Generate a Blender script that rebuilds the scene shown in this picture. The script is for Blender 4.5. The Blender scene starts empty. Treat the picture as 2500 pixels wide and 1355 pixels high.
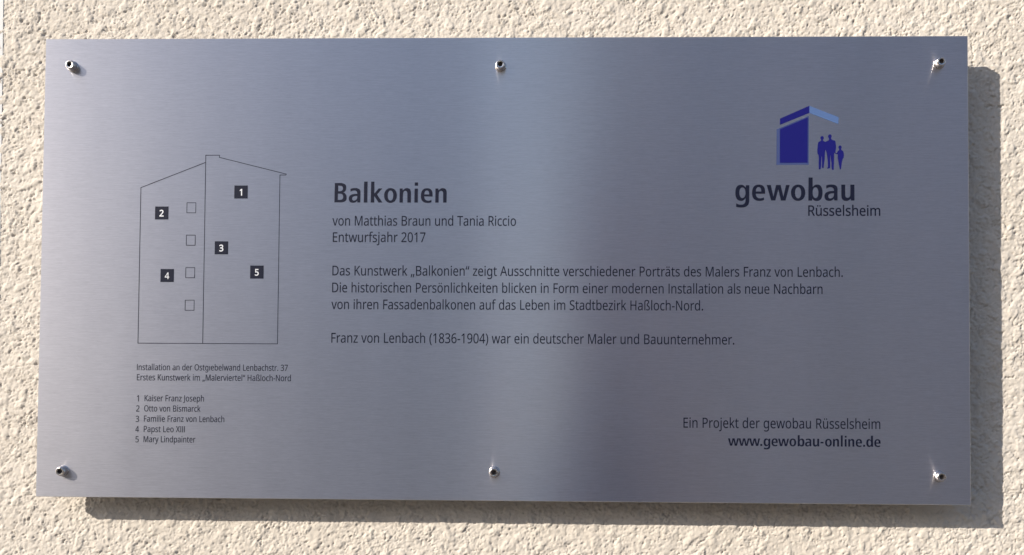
import bpy, bmesh, math, json
import numpy as np
from mathutils import Vector, Matrix
from mathutils.geometry import tessellate_polygon

scene = bpy.context.scene
COL = scene.collection
# ------------------------------------------------------------------ camera
# metres; the sign's front face lies in the plane y = 0 and faces -Y
PLATE_Z = 1.62                                   # height of the sign's centre above the pavement
cam_d = bpy.data.cameras.new('camera')
cam_d.sensor_width = 36.0
cam_d.lens = 2150 / 2500 * 36.0
cam_d.shift_x = -0.04
cam_d.shift_y = 0.089
cam_d.clip_start = 0.02
cam_d.clip_end = 600
cam = bpy.data.objects.new('camera', cam_d)
COL.objects.link(cam)
_r = Vector((0.999695, 0.023895, 0.006268))
_d = Vector((0.005609, 0.027546, -0.999605))
_f = Vector((-0.024058, 0.999335, 0.027403))
cam.matrix_world = Matrix(((_r.x, -_d.x, -_f.x, 0.06496),
                           (_r.y, -_d.y, -_f.y, -0.75352),
                           (_r.z, -_d.z, -_f.z, PLATE_Z - 0.10744),
                           (0, 0, 0, 1)))
scene.camera = cam
# ------------------------------------------------------------------ light
SUN = Vector((-1.474, -1.0, 0.86)).normalized()  # towards the sun
sun_elev = math.asin(SUN.z)
sun_rot = math.atan2(SUN.x, SUN.y)
world = bpy.data.worlds.new('World')
scene.world = world
world.use_nodes = True
wn = world.node_tree
bg = wn.nodes['Background']
sky = wn.nodes.new('ShaderNodeTexSky')
sky.sky_type = 'NISHITA'
sky.sun_disc = False
sky.sun_elevation = sun_elev
sky.sun_rotation = sun_rot
sky.altitude = 90
sky.air_density = 1.0
sky.dust_density = 1.0
wn.links.new(sky.outputs[0], bg.inputs[0])
bg.inputs[1].default_value = 0.115
sd = bpy.data.lights.new('sun', 'SUN')
sd.energy = 3.65
sd.angle = math.radians(0.53)
sd.color = (1.0, 0.93, 0.82)
so = bpy.data.objects.new('sun', sd)
COL.objects.link(so)
so.rotation_euler = SUN.to_track_quat('Z', 'Y').to_euler()
so.location = SUN * 20
scene.view_settings.view_transform = 'Standard'
scene.view_settings.look = 'None'
scene.view_settings.exposure = 0.76
scene.view_settings.gamma = 1.0
scene.cycles.sample_clamp_indirect = 60.0

# ------------------------------------------------------------------ helpers
def tag(o, label=None, cat=None, group=None, kind=None):
    if label: o['label'] = label
    if cat: o['category'] = cat
    if group: o['group'] = group
    if kind: o['kind'] = kind
    return o

def link(name, me, mat=None, parent=None, loc=None):
    o = bpy.data.objects.new(name, me)
    COL.objects.link(o)
    if mat is not None: me.materials.append(mat)
    if parent is not None: o.parent = parent
    if loc is not None: o.location = loc
    return o

def empty(name, loc):
    o = bpy.data.objects.new(name, None)
    o.empty_display_size = 0.05
    COL.objects.link(o)
    o.location = loc
    return o

def material(name, base=(0.5, 0.5, 0.5), rough=0.5, metal=0.0, **kw):
    m = bpy.data.materials.new(name)
    m.use_nodes = True
    b = m.node_tree.nodes['Principled BSDF']
    b.inputs['Base Color'].default_value = (*base, 1)
    b.inputs['Roughness'].default_value = rough
    b.inputs['Metallic'].default_value = metal
    for k, v in kw.items():
        b.inputs[k].default_value = v
    return m, m.node_tree, b

def N(nt, typ, **kw):
    n = nt.nodes.new(typ)
    for k, v in kw.items(): setattr(n, k, v)
    return n

def noise(nt, vec, scale, detail=2, rough=0.5, dist=0.0):
    n = nt.nodes.new('ShaderNodeTexNoise')
    n.inputs['Scale'].default_value = scale
    n.inputs['Detail'].default_value = detail
    n.inputs['Roughness'].default_value = rough
    n.inputs['Distortion'].default_value = dist
    nt.links.new(vec, n.inputs['Vector'])
    return n.outputs['Fac']

def mapping(nt, scale):
    tc = nt.nodes.new('ShaderNodeTexCoord')
    mp = nt.nodes.new('ShaderNodeMapping')
    mp.inputs['Scale'].default_value = scale
    nt.links.new(tc.outputs['Object'], mp.inputs['Vector'])
    return mp.outputs['Vector']

def remap(nt, val, a, b, c, d):
    n = nt.nodes.new('ShaderNodeMapRange')
    n.inputs['From Min'].default_value = a
    n.inputs['From Max'].default_value = b
    n.inputs['To Min'].default_value = c
    n.inputs['To Max'].default_value = d
    nt.links.new(val, n.inputs['Value'])
    return n.outputs['Result']

# ------------------------------------------------------------------ materials
def stucco_material(name, bump_far):
    m, nt, b = material(name, rough=0.93)
    b.inputs['Specular IOR Level'].default_value = 0.25
    v = mapping(nt, (1, 1, 1))
    big = noise(nt, v, 9, 3, 0.6)
    mid = noise(nt, v, 130, 3, 0.65)
    fine = noise(nt, v, 900, 3, 0.7)
    r1 = nt.nodes.new('ShaderNodeValToRGB')
    r1.color_ramp.elements[0].color = (*STUCCO_A, 1)
    r1.color_ramp.elements[1].color = (*STUCCO_B, 1)
    r1.color_ramp.elements[0].position = 0.3
    r1.color_ramp.elements[1].position = 0.7
    mix = nt.nodes.new('ShaderNodeMath'); mix.operation = 'MULTIPLY_ADD'
    nt.links.new(mid, mix.inputs[0]); mix.inputs[1].default_value = 0.5
    h = nt.nodes.new('ShaderNodeMath'); h.operation = 'MULTIPLY'
    nt.links.new(big, h.inputs[0]); h.inputs[1].default_value = 0.5
    nt.links.new(h.outputs[0], mix.inputs[2])
    nt.links.new(mix.outputs[0], r1.inputs[0])
    nt.links.new(r1.outputs[0], b.inputs['Base Color'])
    bp = nt.nodes.new('ShaderNodeBump')
    bp.inputs['Strength'].default_value = 0.55
    bp.inputs['Distance'].default_value = 0.0004
    nt.links.new(fine, bp.inputs['Height'])
    last = bp
    if bump_far:
        b2 = nt.nodes.new('ShaderNodeBump')
        b2.inputs['Strength'].default_value = 0.9
        b2.inputs['Distance'].default_value = 0.003
        nt.links.new(noise(nt, v, 240, 4, 0.6, 0.6), b2.inputs['Height'])
        nt.links.new(bp.outputs[0], b2.inputs['Normal'])
        last = b2
    nt.links.new(last.outputs[0], b.inputs['Normal'])
    return m

STUCCO_A = (0.58, 0.52, 0.452)
STUCCO_B = (0.68, 0.622, 0.555)
M_STUCCO = stucco_material('stucco', False)
M_STUCCO_FAR = stucco_material('stucco_far', True)

def brushed_material():
    m, nt, b = material('brushed_aluminium', BRUSHED, 0.34, 1.0)
    out = nt.nodes['Material Output']
    b2 = nt.nodes.new('ShaderNodeBsdfPrincipled')
    b2.inputs['Metallic'].default_value = 1.0
    tg = nt.nodes.new('ShaderNodeTangent')
    tg.direction_type = 'UV_MAP'
    v = mapping(nt, (45, 1, 900))
    s1 = noise(nt, v, 1.0, 4, 0.7)
    v2 = mapping(nt, (160, 1, 2000))
    s2 = noise(nt, v2, 1.0, 3, 0.7)
    add = N(nt, 'ShaderNodeMath', operation='ADD')
    nt.links.new(s1, add.inputs[0]); nt.links.new(s2, add.inputs[1])
    # the brushed grain catches slightly lighter and darker along its lines
    mr = remap(nt, add.outputs[0], 0.7, 1.3, 0.90, 1.10)
    mx = N(nt, 'ShaderNodeMix', data_type='RGBA', blend_type='MULTIPLY')
    mx.inputs[0].default_value = 1.0
    mx.inputs[6].default_value = (*BRUSHED, 1)
    nt.links.new(mr, mx.inputs[7])
    vs = mapping(nt, (1.6, 1, 1))
    sm = noise(nt, vs, 9, 5, 0.62, 0.8)
    sm2 = noise(nt, mapping(nt, (1, 1, 1)), 420, 2, 0.5)
    run = noise(nt, mapping(nt, (22, 1, 1.2)), 1.0, 3, 0.6)
    tot = N(nt, 'ShaderNodeMath', operation='ADD')
    nt.links.new(remap(nt, sm, 0.35, 0.7, -0.006, 0.010), tot.inputs[0])
    nt.links.new(remap(nt, run, 0.35, 0.7, -0.004, 0.006), tot.inputs[1])
    dirt = remap(nt, sm2, 0.68, 0.74, 1.0, 0.97)
    mx2 = N(nt, 'ShaderNodeMix', data_type='RGBA', blend_type='MULTIPLY')
    mx2.inputs[0].default_value = 1.0
    nt.links.new(mx.outputs[2], mx2.inputs[6]); nt.links.new(dirt, mx2.inputs[7])
    mx3 = N(nt, 'ShaderNodeMix', data_type='RGBA', blend_type='MULTIPLY')
    mx3.inputs[0].default_value = 1.0
    nt.links.new(mx2.outputs[2], mx3.inputs[6]); nt.links.new(remap(nt, run, 0.3, 0.7, 0.985, 1.015), mx3.inputs[7])
    for q, (ra, rb), an in ((b, SHARP, 1.0), (b2, WIDE, 0.75)):
        q.inputs['Anisotropic'].default_value = an
        q.inputs['Anisotropic Rotation'].default_value = 0.25
        nt.links.new(tg.outputs[0], q.inputs['Tangent'])
        ar = N(nt, 'ShaderNodeMath', operation='ADD')
        nt.links.new(remap(nt, add.outputs[0], 0.6, 1.4, ra, rb), ar.inputs[0])
        nt.links.new(tot.outputs[0], ar.inputs[1])
        nt.links.new(ar.outputs[0], q.inputs['Roughness'])
        nt.links.new(mx3.outputs[2], q.inputs['Base Color'])
    ms = nt.nodes.new('ShaderNodeMixShader')
    ms.inputs[0].default_value = WIDE_SHARE
    nt.links.new(b.outputs[0], ms.inputs[1]); nt.links.new(b2.outputs[0], ms.inputs[2])
    nt.links.new(ms.outputs[0], out.inputs['Surface'])
    return m

BRUSHED = (0.70, 0.68, 0.72)
SHARP, WIDE, WIDE_SHARE = (0.29, 0.33), (0.42, 0.46), 0.30
M_BRUSHED = brushed_material()
M_EDGE, _, _ = material('cut_aluminium', (0.55, 0.55, 0.57), 0.45, 1.0)
M_INK, _, _ = material('printed_ink', (0.006, 0.008, 0.023), 0.6, **{'Specular IOR Level': 0.15})
M_BLUE, _, _ = material('printed_dark_blue', (0.008, 0.008, 0.13), 0.5, **{'Specular IOR Level': 0.2})
M_LIGHT_BLUE, _, _ = material('printed_light_blue', (0.08, 0.14, 0.31), 0.5, **{'Specular IOR Level': 0.3})
M_STEEL, _nt, _b = material('screw_steel', (0.66, 0.62, 0.60), 0.21, 1.0)
_bp = _nt.nodes.new('ShaderNodeBump')
_bp.inputs['Strength'].default_value = 0.3
_bp.inputs['Distance'].default_value = 0.0003
_nt.links.new(noise(_nt, mapping(_nt, (1, 1, 1)), 1500, 2), _bp.inputs['Height'])
_nt.links.new(_bp.outputs[0], _b.inputs['Normal'])
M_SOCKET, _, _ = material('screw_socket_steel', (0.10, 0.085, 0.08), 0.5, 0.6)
M_TRIM, _, _ = material('pale_grey_paint', (0.56, 0.56, 0.56), 0.5)

def grey_noise_material(name, a, b_, scale, rough):
    m, nt, b = material(name, rough=rough)
    v = mapping(nt, (1, 1, 1))
    f = noise(nt, v, scale, 6, 0.65)
    r = nt.nodes.new('ShaderNodeValToRGB')
    r.color_ramp.elements[0].color = (*a, 1); r.color_ramp.elements[1].color = (*b_, 1)
    r.color_ramp.elements[0].position = 0.3; r.color_ramp.elements[1].position = 0.7
    nt.links.new(f, r.inputs[0])
    nt.links.new(r.outputs[0], b.inputs['Base Color'])
    bp = nt.nodes.new('ShaderNodeBump')
    bp.inputs['Strength'].default_value = 0.4; bp.inputs['Distance'].default_value = 0.01
    nt.links.new(f, bp.inputs['Height']); nt.links.new(bp.outputs[0], b.inputs['Normal'])
    return m
M_PAVE = grey_noise_material('pavement', (0.07, 0.068, 0.066), (0.11, 0.105, 0.10), 30, 0.9)

# ------------------------------------------------------------------ ground
def sheet(name, x0, x1, y0, y1, z, mat):
    me = bpy.data.meshes.new(name)
    me.from_pydata([(x0, y0, z), (x1, y0, z), (x1, y1, z), (x0, y1, z)], [], [(0, 1, 2, 3)])
    return link(name, me, mat)
tag(sheet('pavement', -150, 150, -150, 0.3, 0.0, M_PAVE), 'grey pavement in front of the wall', kind='structure')

# ------------------------------------------------------------------ the house across the way (seen only in the plate)
M_FACADE, _, _ = material('facade_render', (0.80, 0.67, 0.66), 0.9)
M_BRICK, _, _ = material('dull_brick', (0.20, 0.17, 0.16), 0.9)
M_PANE, _, _ = material('window_pane', (0.03, 0.035, 0.04), 0.08)
M_ROOF, _, _ = material('roof_tiles', (0.10, 0.06, 0.05), 0.8)
def boxes_mesh(name, boxes):
    bm = bmesh.new()
    for x0, x1, y0, y1, z0, z1 in boxes:
        r = bmesh.ops.create_cube(bm, size=1)
        for v in r['verts']:
            v.co = Vector(((x0 + x1) / 2 + v.co.x * (x1 - x0), (y0 + y1) / 2 + v.co.y * (y1 - y0), (z0 + z1) / 2 + v.co.z * (z1 - z0)))
    me = bpy.data.meshes.new(name); bm.to_mesh(me); bm.free()
    return me
def house(x0, x1, y, depth, h, label, mat=None):
    hs = empty('apartment_house', ((x0 + x1) / 2, y, 0))
    tag(hs, label, 'house')
    W = (x1 - x0) / 2
    link('facade', boxes_mesh('facade', [(-W, W, -depth, 0, 0, h)]), mat or M_FACADE, hs)
    v = [(-W - .4, .5, h), (W + .4, .5, h), (W + .4, -depth - .5, h), (-W - .4, -depth - .5, h), (-W - .4, -depth / 2, h + 2.6), (W + .4, -depth / 2, h + 2.6)]
    me = bpy.data.meshes.new('roof'); me.from_pydata(v, [], [(0, 1, 5, 4), (2, 3, 4, 5), (1, 2, 5), (3, 0, 4), (3, 2, 1, 0)])
    link('roof', me, M_ROOF, hs)
    n = max(1, int((x1 - x0) / 2.6)); floors = int(h / 2.8)
    wm = boxes_mesh('window', [(-0.6, 0.6, 0, 0.05, -0.7, 0.7)]); pm = boxes_mesh('pane', [(-0.5, 0.5, 0.05, 0.06, -0.6, 0.6)])
    wm.materials.append(M_TRIM); pm.materials.append(M_PANE)
    for i in range(n):
        for k in range(floors):
            w = link('window', wm, None, hs, (-W + (i + 0.5) * (x1 - x0) / n, 0.002, 1.6 + 2.8 * k))
            link('pane', pm, None, w)
house(1.5, 40, -17, 9, 11.2, 'long grey rendered apartment house across the way, facing the sign')
house(-46, -3.5, -26, 9, 11.2, 'added, unseen second brick apartment house across the way, further off and to the left', M_BRICK)  # added dark mass, out of view, that dims the plate's lower left

# ------------------------------------------------------------------ a loose tree put in front of the house to soften its edge in the plate
M_BARK, _, _ = material('bark', (0.09, 0.07, 0.055), 0.9)
M_LEAF, _, _ = material('leaf', (0.07, 0.085, 0.035), 0.7)
def unseen_tree(x, y, h, r, seed, label):
    root = empty('unseen_tree', (x, y, 0))
    tag(root, label, 'unseen_tree')
    rng = np.random.default_rng(seed)
    segs = [((0, 0, 0), (0.05, 0, h * .42), .16, .11), ((0.05, 0, h * .42), (0, .05, h * .85), .11, .03)]
    for k in range(9):
        a = k * 2.4; z = h * (.38 + .045 * k)
        segs.append(((0.04, 0, z), (math.cos(a) * r * .75, math.sin(a) * r * .75, z + h * .16), .05, .015))
    v = []; f = []
    for p, q, ra, rb in segs:
        p, q = Vector(p), Vector(q); d = (q - p).normalized(); s_ = d.orthogonal().normalized(); t_ = d.cross(s_); n = len(v)
        for c, rr in ((p, ra), (q, rb)):
            for i in range(7):
                t = 2 * math.pi * i / 7; v.append(c + (s_ * math.cos(t) + t_ * math.sin(t)) * rr)
        f += [(n + i, n + (i + 1) % 7, n + 7 + (i + 1) % 7, n + 7 + i) for i in range(7)]
    me = bpy.data.meshes.new('trunk'); me.from_pydata([tuple(p) for p in v], [], f)
    link('trunk', me, M_BARK, root)
    N_ = 3000
    cl = rng.standard_normal((60, 3)); cl /= np.linalg.norm(cl, axis=1)[:, None]; cl *= rng.random((60, 1)) ** .5
    c = cl[rng.integers(0, 60, N_)] * [r, r, h * .32] + rng.standard_normal((N_, 3)) * r * .14 + [0, 0, h * .66]
    u = rng.standard_normal((N_, 3)); u /= np.linalg.norm(u, axis=1)[:, None]
    w = np.cross(u, rng.standard_normal((N_, 3))); w /= np.linalg.norm(w, axis=1)[:, None]
    sz = rng.uniform(.05, .10, (N_, 1))
    q = np.stack([c - u * sz, c + w * sz * .5, c + u * sz, c - w * sz * .5], 1).reshape(-1, 3)
    me = bpy.data.meshes.new('crown'); me.from_pydata(q.tolist(), [], [(4 * i, 4 * i + 1, 4 * i + 2, 4 * i + 3) for i in range(N_)])
    o = link('crown', me, M_LEAF, root); tag(o, kind='stuff')
unseen_tree(0.55, -12.0, 8.6, 1.5, 4, 'loose leafy tree added before the end of the nearer apartment house')

# ------------------------------------------------------------------ the photographer (a dark blue blur in the plate)
M_SKIN, _, _ = material('skin', (0.50, 0.30, 0.22), 0.5)
M_JACKET, _, _ = material('dark_blue_cotton', (0.02, 0.03, 0.085), 0.85)
M_JEANS, _, _ = material('jeans', (0.04, 0.055, 0.11), 0.9)
M_HAIR, _, _ = material('brown_hair', (0.04, 0.025, 0.015), 0.6)
M_SHOE, _, _ = material('shoe_leather', (0.02, 0.018, 0.016), 0.5)
M_PHONE, _, _ = material('phone_case', (0.02, 0.02, 0.022), 0.3)
PX, PY = 0.125, -1.22
def skinned(name, joints, bones, mats_by_z, parent, sub=2, root=0):
    """joints: (x, y, z, rx, ry)"""
    me = bpy.data.meshes.new(name)
    me.from_pydata([j[:3] for j in joints], bones, [])
    o = bpy.data.objects.new(name, me); COL.objects.link(o)
    sk = o.modifiers.new('skin', 'SKIN'); sk.use_smooth_shade = True
    if not me.skin_vertices:
        bm = bmesh.new(); bm.from_mesh(me); bm.verts.layers.skin.verify(); bm.to_mesh(me); bm.free()
    for i, sv in enumerate(me.skin_vertices[0].data):
        sv.radius = joints[i][3:5]; sv.use_root = (i == root)
    sb = o.modifiers.new('sub', 'SUBSURF'); sb.levels = sub; sb.render_levels = sub
    dg = bpy.context.evaluated_depsgraph_get()
    m2 = bpy.data.meshes.new_from_object(o.evaluated_get(dg))
    bpy.data.objects.remove(o)
    m2.name = name
    m2.materials.clear()
    for mt in mats_by_z[0]: m2.materials.append(mt)
    for p in m2.polygons: p.material_index = mats_by_z[1](p.center)
    res = bpy.data.objects.new(name, m2); COL.objects.link(res); res.parent = parent
    return res
def build_person():
    root = empty('person', (PX, PY, 0))
    tag(root, 'person in a dark blue t-shirt and jeans holding up a phone to photograph the sign', 'person')
    J = [(0, 0, 0.95, .15, .11), (0, 0, 1.12, .14, .10), (0, .0, 1.30, .165, .11), (0, -.01, 1.43, .13, .085), (0, 0, 1.50, .055, .055), (0, .015, 1.58, .058, .062), (0, .02, 1.66, .078, .095), (0, .01, 1.735, .062, .078)]
    B = [(i, i + 1) for i in range(7)]
    for s in (-1, 1):
        n = len(J)
        J += [(s * .10, 0, .86, .085, .09), (s * .11, .01, .50, .058, .062), (s * .12, -.01, .10, .042, .045), (s * .125, .10, .04, .04, .03), (s * .13, .16, .03, .035, .022)]
        B += [(0, n), (n, n + 1), (n + 1, n + 2), (n + 2, n + 3), (n + 3, n + 4)]
        n = len(J)
        J += [(s * .175, -.01, 1.42, .06, .062), (s * .225, .02, 1.16, .050, .050), (s * .12, .30, 1.40, .032, .028), (s * .088, .375, 1.465, .03, .018)]
        B += [(3, n), (n, n + 1), (n + 1, n + 2), (n + 2, n + 3)]
        palm = n + 3
        for k, ln in enumerate((.036, .042, .039, .030)):
            m = len(J); z = 1.487 - 0.006 * k - 0.012 * (k > 2)
            J += [(s * .072, .405 + .004 * k, 1.525 - .021 * k, .0088, .0088), (s * (.072 - ln * .55), .425, 1.528 - .021 * k, .0080, .0080), (s * (.072 - ln), .432, 1.526 - .021 * k, .007, .007)]
            B += [(palm, m), (m, m + 1), (m + 1, m + 2)]
        m = len(J)
        J += [(s * .075, .375, 1.50, .011, .011), (s * .056, .380, 1.518, .0095, .0095)]
        B += [(palm, m), (m, m + 1)]
    def mat(c):
        if c.z > 1.49 and abs(c.x) < .12 and c.y < .2: return 0
        if c.y > .295: return 0
        if abs(c.x) > .165 and 1.0 < c.z < 1.36: return 0
        if c.z > .93: return 1
        return 2 if c.z > .085 else 3
    skinned('body', J, B, ((M_SKIN, M_JACKET, M_JEANS, M_SHOE), mat), root, 2)
    bm = bmesh.new()
    bmesh.ops.create_icosphere(bm, subdivisions=3, radius=1)
    for v in bm.verts:
        v.co = Vector((v.co.x * .085, v.co.y * .102 - .008, v.co.z * .10 + 1.715))
        if v.co.y > .05: v.co.z = max(v.co.z, 1.745)
        v.co.z = max(v.co.z, 1.66)
    for f in bm.faces: f.smooth = True
    me = bpy.data.meshes.new('hair'); bm.to_mesh(me); bm.free()
    link('hair', me, M_HAIR, root)
    for nm, x, y, z, a, b_, c in (('nose', 0, .118, 1.655, .011, .016, .022), ('ear', -.083, .0, 1.66, .01, .018, .03), ('ear', .083, .0, 1.66, .01, .018, .03)):
        bm = bmesh.new()
        r = bmesh.ops.create_icosphere(bm, subdivisions=2, radius=1)
        for v in r['verts']: v.co = Vector((x + v.co.x * a, y + v.co.y * b_, z + v.co.z * c))
        me = bpy.data.meshes.new(nm); bm.to_mesh(me); bm.free()
        link(nm, me, M_SKIN, root)
    bm = bmesh.new()
    bmesh.ops.create_cube(bm, size=1)
    for v in bm.verts: v.co = Vector((v.co.x * .125, v.co.y * .008, v.co.z * .062))
    bmesh.ops.bevel(bm, geom=list(bm.edges), offset=.0025, segments=2, affect='EDGES')
    me = bpy.data.meshes.new('mobile_phone'); bm.to_mesh(me); bm.free()
    ph = link('mobile_phone', me, M_PHONE, None, (0.11, -0.785, PLATE_Z - 0.11))
    tag(ph, 'thin black mobile phone held sideways in both hands in front of the sign', 'phone')
build_person()

# ------------------------------------------------------------------ the rough plaster wall
WALL_Y = 0.0275            # mean plaster surface, 19 mm behind the back of the plate
def noise_field(shape, step, rng, lam, width, ang=None, stretch=1.0):
    """band-passed noise; lam in mm, optional elongation along ang"""
    w = rng.standard_normal(shape)
    F = np.fft.rfft2(w)
    fy = np.fft.fftfreq(shape[0], step)[:, None]
    fx = np.fft.rfftfreq(shape[1], step)[None, :]
    if ang is not None:
        c, s = math.cos(ang), math.sin(ang)
        u = (fx * c + fy * s) * stretch
        v = -fx * s + fy * c
    else:
        u, v = fx, fy
    k = np.sqrt(u * u + v * v) * lam
    g = np.exp(-((np.log(np.maximum(k, 1e-6))) / width) ** 2)
    n = np.fft.irfft2(F * g, s=shape)
    return n / n.std()

def build_wall():
    step = 0.8
    W2, H2 = 540.0, 310.0
    nx, nz = int(2 * W2 / step) + 1, int(2 * H2 / step) + 1
    nx += nx % 2; nz += nz % 2
    rng = np.random.default_rng(11)
    sh = (nz, nx)
    f = lambda *a, **k: noise_field(sh, step, rng, *a, **k)
    lump = f(7.0, 0.55)
    und = f(55.0, 0.6)
    g1 = f(3.2, 0.45, ang=math.radians(62), stretch=1.9)
    g2 = f(3.6, 0.5, ang=math.radians(25), stretch=2.1)
    g3 = f(2.6, 0.4)
    mask = f(30.0, 0.5)
    mask2 = f(24.0, 0.5)
    fine = f(2.0, 0.35)
    # soft crumbly lumps
    tiny = f(1.9, 0.3)
    calm = 1 / (1 + np.exp(-2.2 * f(48.0, 0.5)))      # 0 smooth-floated, 1 gritty
    h = 0.17 * np.tanh(1.3 * lump) + 0.16 * und + (0.06 + 0.08 * calm) * fine + (0.045 + 0.035 * calm) * tiny
    h += (0.08 + 0.10 * calm) * np.tanh(1.5 * f(4.0, 0.4, ang=math.radians(150), stretch=1.5))
    # pores and short gouges where grains were dragged by the float
    m = 1 / (1 + np.exp(-1.6 * mask))
    h -= 0.80 * np.maximum(0, g1 - 0.95) ** 0.75 * m
    h -= 0.80 * np.maximum(0, g2 - 1.0) ** 0.75 * (1 - m)
    h -= 0.70 * calm * np.maximum(0, g3 - 1.15) ** 0.75
    # longer dragged furrows with one steep side
    c1 = f(34.0, 0.45, ang=math.radians(70), stretch=2.2)
    c2 = f(30.0, 0.45, ang=math.radians(15), stretch=2.4)
    jit = 0.14 * f(6.0, 0.5)
    for c, mm_ in ((c1, mask2), (c2, -mask2)):
        d = c + jit
        groove = np.exp(-(d / 0.06) ** 2) * np.clip((mm_ - 0.35) * 2.2, 0, 1)
        h -= 1.35 * groove
    # a few stray trowelled swells
    h += 0.40 * np.tanh(2.5 * (f(16.0, 0.4) - 0.9))
    h -= h.mean()
    h = np.clip(h * 0.9, -2.4, 1.5)
    xs = (np.arange(nx) - (nx - 1) / 2) * step
    zs = (np.arange(nz) - (nz - 1) / 2) * step
    # the relief runs out behind the coarser surround
    ex = np.minimum(xs - xs[0], xs[-1] - xs) / 8.0
    ez = np.minimum(zs - zs[0], zs[-1] - zs) / 8.0
    e = np.clip(np.minimum(ex[None, :], ez[:, None]), 0, 1)
    y = WALL_Y * 1000 - h * e + (1 - e) * 3.0
    X, Z = np.meshgrid(xs, zs)
    co = np.stack([X, y, Z], -1).reshape(-1, 3) / 1000.0
    idx = np.arange(nx * nz).reshape(nz, nx)
    q = np.stack([idx[:-1, :-1], idx[:-1, 1:], idx[1:, 1:], idx[1:, :-1]], -1)
    keep = ~((np.abs(xs[None, :-1]) < 335) & (np.abs(zs[:-1, None]) < 150) &
             (np.abs(zs[:-1, None] - 10) < 1e9))
    q = q[keep]
    # the part nobody can see behind the plate, and the surround: plain sheets
    def extra(x0, x1, z0, z1, yy):
        return [(x0, yy, z0), (x1, yy, z0), (x1, yy, z1), (x0, yy, z1)]
    ev = extra(-0.345, 0.345, -0.16, 0.16, WALL_Y + 0.001)
    co = np.concatenate([co, np.array(ev)])
    n0 = nx * nz
    q = np.concatenate([q, np.array([[n0, n0 + 1, n0 + 2, n0 + 3]])])
    me = bpy.data.meshes.new('wall')
    me.vertices.add(len(co)); me.vertices.foreach_set('co', co.astype(np.float32).ravel())
    me.loops.add(q.size); me.loops.foreach_set('vertex_index', q.astype(np.int32).ravel())
    me.polygons.add(len(q))
    me.polygons.foreach_set('loop_start', np.arange(0, q.size, 4, dtype=np.int32))
    me.polygons.foreach_set('loop_total', np.full(len(q), 4, dtype=np.int32))
    me.update(calc_edges=True)
    me.polygons.foreach_set('use_smooth', np.ones(len(q), dtype=bool))
    me.update()
    return me

wall = empty('wall', (0, 0.1, 0.0))
tag(wall, 'cream rough plastered wall behind the metal sign, with dragged furrows and pores', 'wall')
w1 = link('plaster', build_wall(), M_STUCCO, wall)
w1.location = (0, -0.1, PLATE_Z)
me = bpy.data.meshes.new('plaster_surround')
A, B = 0.533, 0.303
X1, Zt, Zb = 9.0, 7.0, -PLATE_Z
yy = WALL_Y + 0.0005
vs = [(-X1, yy, Zb), (X1, yy, Zb), (X1, yy, Zt), (-X1, yy, Zt), (-A, yy, -B), (A, yy, -B), (A, yy, B), (-A, yy, B)]
vb = [(v[0], yy + 0.3, v[2]) for v in vs[:4]]
me.from_pydata(vs + vb, [], [(0, 1, 5, 4), (1, 2, 6, 5), (2, 3, 7, 6), (3, 0, 4, 7),
                             (0, 8, 9, 1), (1, 9, 10, 2), (2, 10, 11, 3), (3, 11, 8, 0), (9, 8, 11, 10)])
w2 = link('plaster_surround', me, M_STUCCO_FAR, wall)
w2.location = (0, -0.1, PLATE_Z)

# ------------------------------------------------------------------ the sign
sign = empty('information_sign', (0, 0.0, PLATE_Z))
tag(sign, 'brushed aluminium plaque headed Balkonien, screwed to the cream plaster wall', 'sign')

def plate_mesh():
    """front face at y=0, 8.5 mm thick, fine bevel on the front edge"""
    W, H, T, b = 0.4, 0.2, 0.0085, 0.0003
    r = [(-1, -1), (1, -1), (1, 1), (-1, 1)]
    v = [(sx * (W - b), 0, sz * (H - b)) for sx, sz in r] + [(sx * W, b, sz * H) for sx, sz in r] + \
        [(sx * W, T, sz * H) for sx, sz in r]
    f = [(0, 1, 2, 3), (11, 10, 9, 8)]
    for a in (0, 4):
        for i in range(4):
            j = (i + 1) % 4
            f.append((a + i, a + 4 + i, a + 4 + j, a + j))
    me = bpy.data.meshes.new('plate')
    me.from_pydata(v, [], f)
    uv = me.uv_layers.new(name='UVMap')
    for poly in me.polygons:
        for li in poly.loop_indices:
            c = me.vertices[me.loops[li].vertex_index].co
            uv.data[li].uv = (c.x + 0.5, c.z + 0.5)
    me.materials.append(M_BRUSHED); me.materials.append(M_EDGE)
    for poly in me.polygons:
        poly.material_index = 0 if poly.index == 0 else 1
    return me
link('plate', plate_mesh(), None, sign)

# --- flat print: filled outlines lying on the plate
def fill(name, loops, mat, parent, lift=0.00012, kindname=None):
    """loops: closed outlines in mm on the plate (x right, z up)"""
    # loops are filled in groups: an outline together with the counters inside it
    boxes = [(min(p[0] for p in L), max(p[0] for p in L), min(p[1] for p in L), max(p[1] for p in L)) for L in loops]
    inside = [next((j for j, B in enumerate(boxes) if j != i and B[0] < b[0] and B[1] > b[1] and B[2] < b[2] and B[3] > b[3]), None)
              for i, b in enumerate(boxes)]
    v = []; f = []
    for i, L in enumerate(loops):
        if inside[i] is not None: continue
        grp = [L] + [loops[j] for j in range(len(loops)) if inside[j] == i]
        polys = [[Vector((p[0], p[1], 0)) for p in G] for G in grp]
        tri = tessellate_polygon(polys)
        flat = [p for G in polys for p in G]; n = len(v)
        v += [(p.x / 1000, -lift, p.y / 1000) for p in flat]
        for a, b, c in tri:
            cr = (flat[b] - flat[a]).cross(flat[c] - flat[a]).z
            if abs(cr) < 1e-9: continue
            f.append((n + a, n + b, n + c) if cr > 0 else (n + a, n + c, n + b))
    me = bpy.data.meshes.new(name); me.from_pydata(v, [], f); me.update()
    return link(name, me, mat, parent)

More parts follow.
